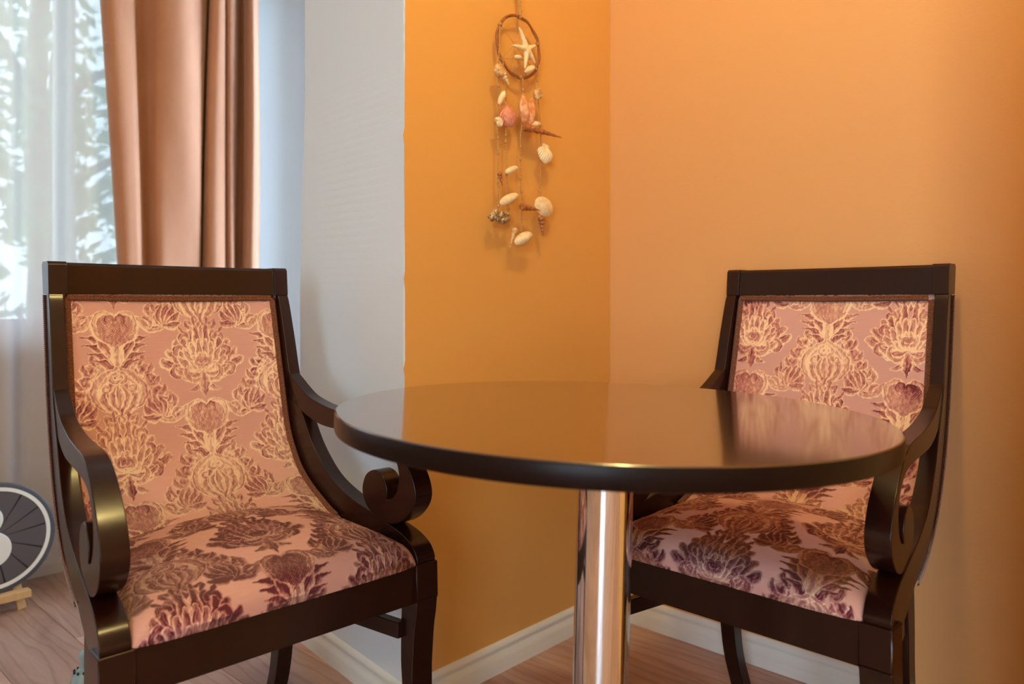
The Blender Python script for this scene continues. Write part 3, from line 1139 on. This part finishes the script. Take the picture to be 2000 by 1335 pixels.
fl = MB().lathe([(0.085, TZ - TT - 0.008), (0.085, TZ - TT - 0.0005)], 48).build('mounting_flange', MAT['chrome'], tab, smooth=40)
bs = MB().lathe([(0.23, 0.001), (0.232, 0.006), (0.225, 0.012), (0.18, 0.020), (0.10, 0.030), (0.05, 0.038)], 72).build('base', MAT['chrome'], tab, smooth=40)
piv = Matrix.Translation((0, 0, TZ))
for o in (to, col, fl):
    o.matrix_local = piv @ tilt @ piv.inverted()


# ------------------------------------------------------------------ curtains
def ray(px, py):
    return RIGHT * ((px - 1000) / FOC) + FWD - Vector((0, 0, 1)) * ((py - HORIZON) / FOC)


def at_y(px, py, Y):
    d = ray(px, py)
    return Vector((0, 0, CAM_H)) + d * (Y / d.y)


def fold_curtain(name, keys, Y, zt, zb, mat, label, cat, nz=60, amp=0.006, dk=1.0):
    """keys: (x at z_hi, x at z_lo, depth towards the room)"""
    zh, zl = 1.95, 1.06
    P = []
    for k in range(nz + 1):
        z = zt + (zb - zt) * k / nz
        t = (zh - z) / (zh - zl)
        t = max(-0.4, min(1.6, t))
        row = spline([(a + (b - a) * t, Y - dk * d * (1.0 + 0.10 * math.sin(z * 2.3 + i))) for i, (a, b, d) in enumerate(keys)], 6)
        P.append([(p[0] + amp * math.sin(z * 3.1 + p[0] * 40) * 0.4, p[1] + amp * math.sin(z * 4.0 + p[0] * 25), z) for p in row])
    o = MB().grid(P).build(name, mat, None, smooth=80)
    so = o.modifiers.new('cloth', 'SOLIDIFY')
    so.thickness = 0.0025
    tag(o, label, cat)
    return o


YD = 2.72
kp = [(196, 231, 0.0), (199, 235, 0.040), (214, 248, 0.062), (240, 262, 0.060), (258, 271, 0.046), (264, 277, 0.004), (272, 284, 0.0), (296, 298, 0.030), (318, 314, 0.062), (350, 342, 0.066), (378, 368, 0.052), (397, 386, 0.026), (401, 391, -0.050), (407, 395, -0.052), (411, 402, 0.030), (423, 419, 0.054), (434, 435, 0.044), (439, 441, 0.018), (449, 449, 0.036), (459, 456, 0.024), (463, 460, -0.030), (475, 475, -0.032), (480, 479, 0.022), (491, 491, 0.046), (501, 500, 0.030), (505, 504, 0.0)]
keys = [(at_y(a, 0, YD - 1.3 * d).x, at_y(b, 515, YD - 1.3 * d).x, d) for a, b, d in kp]
fold_curtain('velvet_curtain', keys, YD, 2.52, 0.03, MAT['drape'], 'brown velvet curtain hanging in folds beside the window', 'curtain', dk=1.3)
rs = random.Random(11)
sk = []
x = -1.75
i = 0
while x < 1.48:
    sk.append((x, x, 0.016 if i % 2 else -0.016 + rs.uniform(-0.006, 0.006)))
    x += rs.uniform(0.045, 0.085)
    i += 1
sh = fold_curtain('sheer_curtain', sk, 2.83, 2.52, 0.085, MAT['sheer'], 'white sheer voile curtain drawn across the window', 'curtain', 30, 0.004)
sh.modifiers.clear()


# ------------------------------------------------------------------ round plaque on a small easel
pc = Vector((0, 0, CAM_H)) + ray(-14, 1052) * 2.27
pl = empty('round_plaque', (pc.x, pc.y, pc.z))
tag(pl, 'round black plaque with white ring and white double-lobed figure, on a small easel', 'plaque')
nrm = (Vector((0.28, 0.10, CAM_H - 0.1)) - pc)
nrm.z = 0.10
nrm.normalize()
nrm = (nrm + RIGHT * 0.18).normalized()
zax = nrm
xax = Vector((0, 0, 1)).cross(zax).normalized()
yax = zax.cross(xax)
ROT = Matrix((xax, yax, zax)).transposed()
pl.rotation_euler = ROT.to_euler()
PR = 0.163
blackm = simple('charcoal_board', lin(84, 80, 88), 0.55)
rimm = simple('charcoal_rim', lin(74, 76, 86), 0.45)
whitem = simple('white_board_paint', lin(228, 230, 234), 0.5)
linem = simple('groove_black', lin(22, 20, 22), 0.7)
MB().lathe([(PR, -0.008), (PR + 0.0005, 0.004), (PR - 0.003, 0.006), (PR - 0.012, 0.006), (PR - 0.013, 0.0035), (0.01, 0.0035)], 80).build('disc', rimm, pl, smooth=30)


def ring(name, r0, r1, z0, z1, mat):
    m = MB()
    P = [[(r * math.cos(2 * math.pi * j / 80), r * math.sin(2 * math.pi * j / 80), z) for j in range(80)] for r, z in ((r0, z0), (r0, z1), (r1, z1), (r1, z0))]
    m.grid(P, closed_u=True, closed_v=True)
    return m.build(name, mat, pl, smooth=30)


MB().lathe([(PR - 0.0245, 0.0036), (PR - 0.0245, 0.0042), (0.01, 0.0042)], 60).build('backing', linem, pl)
ring('white_ring', PR - 0.024, PR - 0.013, 0.003, 0.0062, whitem)
# dark inner segments with narrow joints between them (fan of slate pieces)
cuts = [-78, -50, -22, 8, 32, 58, 85, 118, 150, 182, 214, 246, 282]
for a0, a1 in zip(cuts, cuts[1:]):
    pts = []
    rr0, rr1 = 0.020, PR - 0.0255
    a0r, a1r = R(a0 + 1.0), R(a1 - 1.0)
    m = MB()
    P = []
    for z in (0.0042, 0.0056):
        P.append([(rr1 * math.cos(a0r + (a1r - a0r) * j / 8), rr1 * math.sin(a0r + (a1r - a0r) * j / 8), z) for j in range(9)] + [(rr0 * math.cos(a1r - (a1r - a0r) * j / 3), rr0 * math.sin(a1r - (a1r - a0r) * j / 3), z) for j in range(4)])
    m.grid(P, closed_v=True)
    m.cap(range(13))
    m.cap([13 + q for q in range(13)])
    m.build('segment', blackm, pl)
for (cx, cy, r_) in ((-0.018, 0.056, 0.043), (-0.006, -0.032, 0.052)):
    MB().lathe([(r_, 0.0040), (r_, 0.0076), (r_ - 0.001, 0.0084), (0.005, 0.0084)], 48, (cx, cy, 0)).build('white_lobe', whitem, pl, smooth=30)

pinem = NT('pale_pine')
g = pinem.noise(pinem.coord('Object', (30, 30, 3)), 5, 4)
pinem.base(pinem.mix(g, lin(222, 186, 140), lin(196, 154, 106))).set(Roughness=0.5)
es = empty('easel', (pc.x, pc.y, 0))
tag(es, 'small pale wooden easel standing on the floor under the round black plaque', 'easel')
es.rotation_euler = (0, 0, math.atan2(xax.y, xax.x))
zl = pc.z - PR


def slab_between(name, a, b, w_, d_, parent, mat):
    a, b = Vector(a), Vector(b)
    t = (b - a).normalized()
    s = t.cross(Vector((0, 1, 0))).normalized()
    q = s.cross(t).normalized()
    v = []
    for p in (a, b):
        for i_, j_ in ((-1, -1), (1, -1), (1, 1), (-1, 1)):
            v.append(p + s * (w_ / 2 * i_) + q * (d_ / 2 * j_))
    f = [(3, 2, 1, 0), (4, 5, 6, 7), (0, 1, 5, 4), (1, 2, 6, 5), (2, 3, 7, 6), (3, 0, 4, 7)]
    return mesh_obj(name, v, f, mat, parent, bevel=0.001, seg=1)


slab_between('ledge', (-0.095, -0.022, zl - 0.012), (0.090, -0.022, zl - 0.012), 0.022, 0.034, es, pinem.m)
for sx in (-1, 1):
    slab_between('leg', (sx * 0.074, -0.002 + 0.0, 0.001), (sx * 0.02, 0.058, 0.36), 0.022, 0.012, es, pinem.m)
slab_between('rear_leg', (0.0, 0.16, 0.001), (0.0, 0.066, 0.35), 0.020, 0.012, es, pinem.m)
slab_between('cross_bar', (-0.055, 0.028, 0.12), (0.055, 0.028, 0.12), 0.016, 0.010, es, pinem.m)


# ------------------------------------------------------------------ pale blue bottle behind the chair leg
bp = (0.596, 1.853, 0)
bt = empty('bottle', bp)
bt.scale = (1.0, 1.0, 1.28)
tag(bt, 'pale blue bottle with beaded neck on the floor behind the left chair front leg', 'bottle')
bmat = simple('pale_blue_glaze', lin(150, 180, 196), 0.25)
MB().lathe([(0.024, 0.0), (0.026, 0.004), (0.026, 0.070), (0.023, 0.082), (0.014, 0.090), (0.009, 0.094)], 28).build('body', bmat, bt, smooth=50)
MB().lathe([(0.007, 0.093), (0.007, 0.106), (0.010, 0.109), (0.0105, 0.118), (0.006, 0.123), (0.002, 0.124)], 20).build('stopper', bmat, bt, smooth=50)
bead = simple('dark_bead', lin(30, 44, 52), 0.3)
for k in range(10):
    a = k * math.pi / 5
    m = MB().lathe([(0.0006, -0.0028), (0.0022, -0.0018), (0.0028, 0), (0.0022, 0.0018), (0.0006, 0.0028)], 8, (0.019 * math.cos(a), 0.019 * math.sin(a), 0.0895))
    m.build('bead', bead, bt, smooth=80)


# ------------------------------------------------------------------ shell hanging on the orange wall
YS = YO - 0.030
hang = empty('shell_wind_chime', (1.437, YO, 1.78))
tag(hang, 'hanging shell and starfish chime with wicker hoop on the orange wall', 'wall hanging')
HI = Vector((1.437, YO, 1.78))


def hb(mb, name, mat, smooth=60):
    mb.v = [tuple(Vector(v) - HI) for v in mb.v]
    return mb.build(name, mat, hang, smooth=smooth)


def wicker():
    n = NT('brown_wicker')
    g = n.noise(n.coord('Object'), 260, 3)
    n.base(n.mix(g, lin(120, 66, 28), lin(168, 104, 52))).set(Roughness=0.6)
    return n.m


def shellm(name, c1, c2, sc_=120, rough=0.45):
    n = NT(name)
    g = n.noise(n.coord('Object'), sc_, 3)
    n.base(n.ramp(g, [(0.35, c1), (0.65, c2)])).set(Roughness=rough)
    return n.m


WK = wicker()
TWINE = shellm('jute_twine', lin(150, 100, 50), lin(206, 160, 100), 500, 0.9)
STAR = shellm('starfish_white', lin(246, 226, 190), lin(228, 200, 150), 220, 0.8)
IVORY = shellm('ivory_shell', lin(244, 226, 190), lin(226, 196, 150), 90, 0.4)
PINK = shellm('pink_scallop_shell', lin(222, 150, 122), lin(196, 116, 92), 160, 0.45)
ROSE = shellm('rose_clam_shell', lin(236, 186, 142), lin(196, 110, 66), 60, 0.35)
TAN = shellm('tan_snail_shell', lin(232, 196, 144), lin(176, 124, 72), 150, 0.5)
BROWN = shellm('brown_spire_shell', lin(196, 124, 74), lin(140, 78, 42), 140, 0.35)
CORAL = shellm('speckled_coral', lin(70, 40, 24), lin(222, 190, 140), 210, 0.8)

hc = Vector((1.438, YS + 0.004, 1.576))
m = MB()
for rad, ph, th in ((0.079, 0.0, 0.0030), (0.0765, 1.2, 0.0026)):
    P = []
    for k in range(72):
        a = 2 * math.pi * k / 72
        c = hc + Vector((rad * 1.02 * math.cos(a), 0.0016 * math.sin(9 * a + ph), rad * 0.985 * math.sin(a)))
        rdl = Vector((math.cos(a), 0, math.sin(a)))
        P.append([c + rdl * (th * math.cos(2 * math.pi * j / 8)) + Vector((0, 1, 0)) * (th * math.sin(2 * math.pi * j / 8)) for j in range(8)])
    m.grid(P, closed_u=True, closed_v=True)
hb(m, 'hoop', WK)
# web of twine inside the hoop, bindings round it
m = MB()
for a0, a1 in ((95, 250), (70, 290), (110, 330), (60, 215), (20, 250), (350, 215), (150, 320)):
    p = hc + Vector((0.076 * math.cos(R(a0)), -0.001, 0.075 * math.sin(R(a0))))
    q = hc + Vector((0.076 * math.cos(R(a1)), -0.001, 0.075 * math.sin(R(a1))))
    mid = (p + q) / 2 + Vector((0, -0.002, -0.004))
    m.tube([p, mid, q], 0.0006, 5)
hb(m, 'web', TWINE)
for a in (88, 150, 215, 272, 325, 20):
    c = hc + Vector((0.0785 * math.cos(R(a)), 0, 0.0765 * math.sin(R(a))))
    tg = Vector((-math.sin(R(a)), 0, math.cos(R(a))))
    rd = Vector((math.cos(R(a)), 0, math.sin(R(a))))
    pts = []
    for k in range(41):
        t = k / 40
        an = t * 2 * math.pi * 5
        pts.append(c + tg * (0.008 * (t - 0.5)) + rd * (0.0052 * math.cos(an)) + Vector((0, 1, 0)) * (0.0052 * math.sin(an)))
    hb(MB().tube(pts, 0.0009, 5), 'binding', TWINE)


def cord(pts, r_=0.0011, knots=()):
    m = MB()
    P = []
    for k, p in enumerate(spline(pts, 10)):
        P.append(Vector(p) + Vector((random.uniform(-1, 1) * 0.0006, random.uniform(-1, 1) * 0.0006, 0)))
    m.tube(P, r_ * 1.6, 6)
    for kz in knots:
        best = min(P, key=lambda q: abs(q.z - kz))
        m.lathe([(0.0008, -0.0055), (0.0034, -0.0025), (0.0036, 0.002), (0.0008, 0.0055)], 8, best)
    hb(m, 'cord', TWINE, 70)


cord([(1.440, YO - 0.004, 1.79), (1.441, YS + 0.008, 1.70), (1.440, YS, 1.655)], 0.0016, (1.662, 1.70))
cord([(1.446, YO - 0.004, 1.79), (1.447, YS + 0.008, 1.70), (1.442, YS, 1.655)], 0.0016, (1.668,))
cord([(1.366, YS, 1.610), (1.358, YS - 0.002, 1.50), (1.361, YS, 1.40), (1.358, YS, 1.28), (1.360, YS, 1.135)], 0.0011, (1.46, 1.335, 1.29, 1.22, 1.17))
cord([(1.375, YS, 1.53), (1.384, YS - 0.002, 1.46), (1.386, YS, 1.38), (1.388, YS, 1.30), (1.392, YS, 1.19), (1.405, YS, 1.10)], 0.0010, (1.42, 1.345, 1.325, 1.24, 1.16))
cord([(1.449, YS, 1.498), (1.449, YS - 0.001, 1.42), (1.442, YS, 1.35), (1.440, YS, 1.25), (1.446, YS, 1.17), (1.443, YS, 1.09)], 0.0011, (1.47, 1.32, 1.29, 1.245, 1.21, 1.14))
cord([(1.510, YS, 1.545), (1.508, YS - 0.001, 1.46), (1.519, YS, 1.37), (1.519, YS, 1.26), (1.516, YS, 1.18), (1.512, YS, 1.12)], 0.0010, (1.50, 1.39, 1.33, 1.22, 1.15))


# starfish: one smooth body, five tapering arms
def starfish(c, arms):
    m = MB()
    for an, ln_ in arms:
        d = Vector((math.cos(R(an)), 0, math.sin(R(an))))
        pts = [c + d * (ln_ * t) + Vector((0, -0.0015 * math.sin(t * 3), 0)) for t in (0.0, 0.15, 0.35, 0.6, 0.85, 1.0)]
        m.tube(pts, [0.0085, 0.0082, 0.0068, 0.0052, 0.0036, 0.0016], 10)
    o = hb(m, 'starfish', STAR, 80)
    rm = o.modifiers.new('fuse', 'REMESH')
    rm.mode = 'VOXEL'
    rm.voxel_size = 0.0014
    rm.use_smooth_shade = True
    return o


starfish(Vector((1.452, YS - 0.010, 1.570)), [(120, 0.056), (27, 0.040), (183, 0.052), (263, 0.052), (-40, 0.044)])


# shells -------------------------------------------------
def place(mb, loc, rot, mat, name, smooth=60):
    M = Matrix.Translation(Vector(loc)) @ Euler(rot).to_matrix().to_4x4() @ Matrix.Scale(1.14, 4)
    mb.v = [tuple(M @ Vector(v)) for v in mb.v]
    return hb(mb, name, mat, smooth)


def fan_shell(r_=0.02, ribs=13, depth=0.008, aspect=1.0):
    """scallop: hinge at origin, fan upwards (+z), bulging to -y"""
    P1, P2 = [], []
    na = ribs * 4
    for i in range(9):
        t = i / 8
        a_, b_ = [], []
        for j in range(na + 1):
            a = -1 + 2 * j / na
            an = R(90) + a * R(62)
            ed = r_ * (1 - 0.10 * a * a) * (1 + 0.03 * math.cos(j * math.pi / 2) * t)
            xx = ed * t * math.cos(an) * aspect * (0.75 + 0.35 * math.sin(math.pi * min(1, t * 0.9)))
            zz = ed * t * math.sin(an) * 1.25 - 0.25 * r_ * t * abs(a) ** 2 * 0
            bul = depth * math.sin(math.pi * (0.08 + 0.92 * (1 - t) ** 0.8 * 0.9)) * (1 - a * a * 0.8) + 0.0012 * t * math.cos(j * math.pi / 2)
            a_.append((xx, -bul, zz))
            b_.append((xx, -bul + 0.0014, zz))
        P1.append(a_)
        P2.append(b_)
    m = MB().grid(P1)
    m.grid([list(reversed(q)) for q in P2])
    w_ = na + 1
    o2 = len(P1) * w_
    for j in range(na):
        m.f.append((8 * w_ + j, 8 * w_ + j + 1, o2 + 8 * w_ + (w_ - 2 - j), o2 + 8 * w_ + (w_ - 1 - j)))
    # hinge ears
    m.box(-0.28 * r_, 0.28 * r_, -0.003, 0.001, -0.02 * r_, 0.16 * r_)
    return m


def oval_shell(a=0.022, b=0.012, d=0.006):
    """smooth clam half: oval dish bulging to -y with thickness"""
    P = []
    for i in range(10):
        t = i / 9
        P.append([(a * t * math.cos(2 * math.pi * j / 32) + 0.12 * a * (1 - t), -d * (1 - t ** 2) - 0.0003 * math.sin(i * 2.4), b * t * math.sin(2 * math.pi * j / 32)) for j in range(32)])
    for i in range(9, -1, -1):
        t = i / 9 * 0.985
        P.append([(a * t * math.cos(2 * math.pi * j / 32) + 0.12 * a * (1 - t), -d * (1 - t ** 2) + 0.0016, b * t * math.sin(2 * math.pi * j / 32)) for j in range(32)])
    return MB().grid(P, closed_v=True)


def spire(length=0.05, r_=0.009, whorls=5):
    """long turreted shell along +x, tip at +x"""
    P = []
    N_ = whorls * 9
    for i in range(N_ + 1):
        t = i / N_
        rr = r_ * (1 - t) ** 0.85 * (1 - 0.22 * (0.5 + 0.5 * math.cos(t * whorls * 2 * math.pi))) + 0.0004
        P.append([(length * t, rr * math.cos(2 * math.pi * j / 14), rr * math.sin(2 * math.pi * j / 14)) for j in range(14)])
    m = MB().grid(P, closed_v=True)
    m.cap(list(range(14))[::-1])
    return m


def snail(r_=0.012):
    """coiled snail shell: spiral tube growing in radius, with aperture"""
    pts, rad = [], []
    N_ = 60
    for i in range(N_ + 1):
        t = i / N_
        a = t * 2 * math.pi * 2.6
        q = r_ * (0.05 + 0.72 * t ** 1.5)
        pts.append((q * math.cos(a), -r_ * 0.55 * (1 - t), q * math.sin(a)))
        rad.append(r_ * (0.10 + 0.52 * t ** 1.4))
    return MB().tube(pts, rad, 12)


place(snail(0.0135), (1.354, YS - 0.006, 1.497), (0, R(200), 0), TAN, 'shell')
place(spire(0.030, 0.007, 4), (1.367, YS - 0.008, 1.492), (0, R(48), 0), IVORY, 'shell')
place(oval_shell(0.019, 0.008, 0.006), (1.369, YS - 0.004, 1.432), (0, R(-58), 0), IVORY, 'shell')
place(fan_shell(0.038, 13, 0.010, 1.05), (1.383, YS - 0.004, 1.416), (0, R(168), 0), PINK, 'shell')
place(oval_shell(0.034, 0.015, 0.010), (1.450, YS - 0.006, 1.414), (0, R(82), 0), ROSE, 'shell')
place(oval_shell(0.034, 0.015, 0.010), (1.475, YS - 0.006, 1.414), (0, R(98), R(12)), ROSE, 'shell')
place(snail(0.012), (1.503, YS - 0.006, 1.466), (0, R(-30), 0), TAN, 'shell')
place(snail(0.010), (1.354, YS - 0.007, 1.367), (0, R(60), 0), IVORY, 'shell')
place(spire(0.122, 0.0105, 7), (1.445, YS - 0.006, 1.374), (0, R(4), R(-6)), BROWN, 'shell')
place(oval_shell(0.020, 0.007, 0.005), (1.488, YS - 0.008, 1.386), (0, R(-10), 0), IVORY, 'shell')
place(fan_shell(0.034, 13, 0.010, 1.1), (1.534, YS - 0.004, 1.340), (0, R(190), 0), IVORY, 'shell')
place(oval_shell(0.022, 0.0075, 0.006), (1.402, YS - 0.006, 1.258), (0, R(-22), 0), IVORY, 'shell')
place(spire(0.030, 0.006, 4), (1.358, YS - 0.005, 1.246), (0, R(70), 0), BROWN, 'shell')
place(oval_shell(0.032, 0.011, 0.008), (1.393, YS - 0.006, 1.184), (0, R(-22), 0), IVORY, 'shell')
place(spire(0.062, 0.0098, 5), (1.437, YS - 0.007, 1.170), (0, R(3), 0), BROWN, 'shell')
place(oval_shell(0.033, 0.022, 0.008), (1.530, YS - 0.002, 1.178), (0, R(10), 0), IVORY, 'shell')
place(spire(0.044, 0.0085, 5), (1.513, YS - 0.006, 1.148), (0, R(80), 0), BROWN, 'shell')
place(oval_shell(0.032, 0.0135, 0.010), (1.444, YS - 0.008, 1.089), (0, R(-20), 0), IVORY, 'shell')
place(spire(0.044, 0.0075, 5), (1.414, YS - 0.006, 1.112), (0, R(112), 0), TAN, 'shell')
place(oval_shell(0.012, 0.005, 0.004), (1.426, YS - 0.006, 1.545), (0, R(-8), 0), IVORY, 'shell')
place(oval_shell(0.020, 0.0075, 0.006), (1.470, YS - 0.006, 1.524), (0, R(-26), 0), IVORY, 'shell')
# knobbly coral lump
m = MB()
rc = random.Random(5)
for k in range(26):
    c = Vector((1.357 + rc.uniform(-0.032, 0.036), YS - 0.006 + rc.uniform(-0.006, 0.006), 1.138 + rc.uniform(-0.010, 0.010)))
    r_ = rc.uniform(0.004, 0.0085)
    m.lathe([(0.1 * r_, -r_), (0.75 * r_, -0.6 * r_), (r_, 0), (0.75 * r_, 0.6 * r_), (0.1 * r_, r_)], 8, c)
hb(m, 'coral', CORAL, 80)


# ------------------------------------------------------------------ garden outside the window
grassm = NT('lawn')
g = grassm.noise(grassm.coord('Object'), 6, 5)
grassm.base(grassm.mix(g, lin(96, 120, 62), lin(140, 150, 84))).set(Roughness=0.9)
gr = MB()
gr.grid([[(x_, y_, -0.6 + 0.03 * math.sin(x_ * 1.7 + y_)) for y_ in np.linspace(3.6, 26, 14)] for x_ in np.linspace(-16, 18, 18)])
struct(gr.build('ground', grassm.m, smooth=60))


def leaf_mat(name, c1, c2):
    n = NT(name)
    oi = n.noise(n.coord('Object'), 3.0, 3)
    c = n.mix(oi, c1, c2)
    n.base(c).set(Roughness=0.55)
    tl = n.n('ShaderNodeBsdfTranslucent')
    n.l(c, tl.inputs['Color'])
    mx = n.n('ShaderNodeMixShader')
    mx.inputs[0].default_value = 0.35
    n.l(n.b.outputs[0], mx.inputs[1])
    n.l(tl.outputs[0], mx.inputs[2])
    n.l(mx.outputs[0], n.out.inputs['Surface'])
    return n.m


LEAF = [leaf_mat('leaf_green', lin(84, 112, 78), lin(122, 146, 100)), leaf_mat('leaf_pale_green', lin(112, 136, 96), lin(150, 164, 118))]
BARK = simple('bark', lin(92, 76, 62), 0.9)


def tree(loc, h, cr, n, mat, label, seed):
    root = empty('garden_tree', loc)
    tag(root, label, 'tree', 'trees in the garden behind the sheer curtain')
    rn = random.Random(seed)
    m = MB().tube([(0, 0, 0), (0.05, 0.02, h * 0.3), (-0.04, 0.05, h * 0.6), (0.03, 0, h * 0.85)], [0.13, 0.10, 0.07, 0.03], 10)
    for k in range(6):
        a = k * 1.1 + rn.random()
        z0_ = h * rn.uniform(0.3, 0.65)
        m.tube([(0, 0, z0_), (0.5 * cr * math.cos(a), 0.5 * cr * math.sin(a), z0_ + 0.35 * cr), (0.85 * cr * math.cos(a), 0.85 * cr * math.sin(a), z0_ + 0.6 * cr)], [0.05, 0.03, 0.012], 7)
    m.build('trunk', BARK, root, smooth=60)
    lm = MB()
    clumps = [(rn.gauss(0, 0.5) * cr, rn.gauss(0, 0.5) * cr, h * 0.55 + rn.gauss(0, 0.42) * h * 0.5, rn.uniform(0.3, 0.75)) for _ in range(70)]
    for k in range(n):
        cx, cy, cz, rr = rn.choice(clumps)
        p = Vector((cx + rn.gauss(0, rr * 0.5), cy + rn.gauss(0, rr * 0.5), max(0.5, cz + rn.gauss(0, rr * 0.5))))
        a = Vector((rn.gauss(0, 1), rn.gauss(0, 1), rn.gauss(0, 0.7))).normalized()
        b = a.cross(Vector((rn.gauss(0, 1), rn.gauss(0, 1), rn.gauss(0, 1)))).normalized()
        s_ = rn.uniform(0.06, 0.13)
        c_ = a.cross(b)
        i_ = len(lm.v)
        lm.v += [p - a * s_, p + b * s_ * 0.45 - c_ * s_ * 0.1, p + a * s_, p - b * s_ * 0.45 - c_ * s_ * 0.1]
        lm.f += [(i_, i_ + 1, i_ + 2), (i_, i_ + 2, i_ + 3)]
    me = bpy.data.meshes.new('foliage')
    me.from_pydata([tuple(v) for v in lm.v], [], lm.f)
    me.materials.append(mat)
    o = bpy.data.objects.new('foliage', me)
    COL.objects.link(o)
    o.parent = root
    o['kind'] = 'stuff'


tree((1.9, 6.8, -0.6), 5.2, 1.25, 1000, LEAF[0], 'nearest green leafy tree behind the sheer curtain', 1)
tree((2.9, 10.8, -0.6), 6.6, 1.4, 800, LEAF[1], 'pale green leafy tree in the middle distance behind the sheer curtain', 2)
tree((4.4, 15.2, -0.6), 7.6, 1.7, 900, LEAF[0], 'farthest green tree standing behind the sheer curtain', 4)
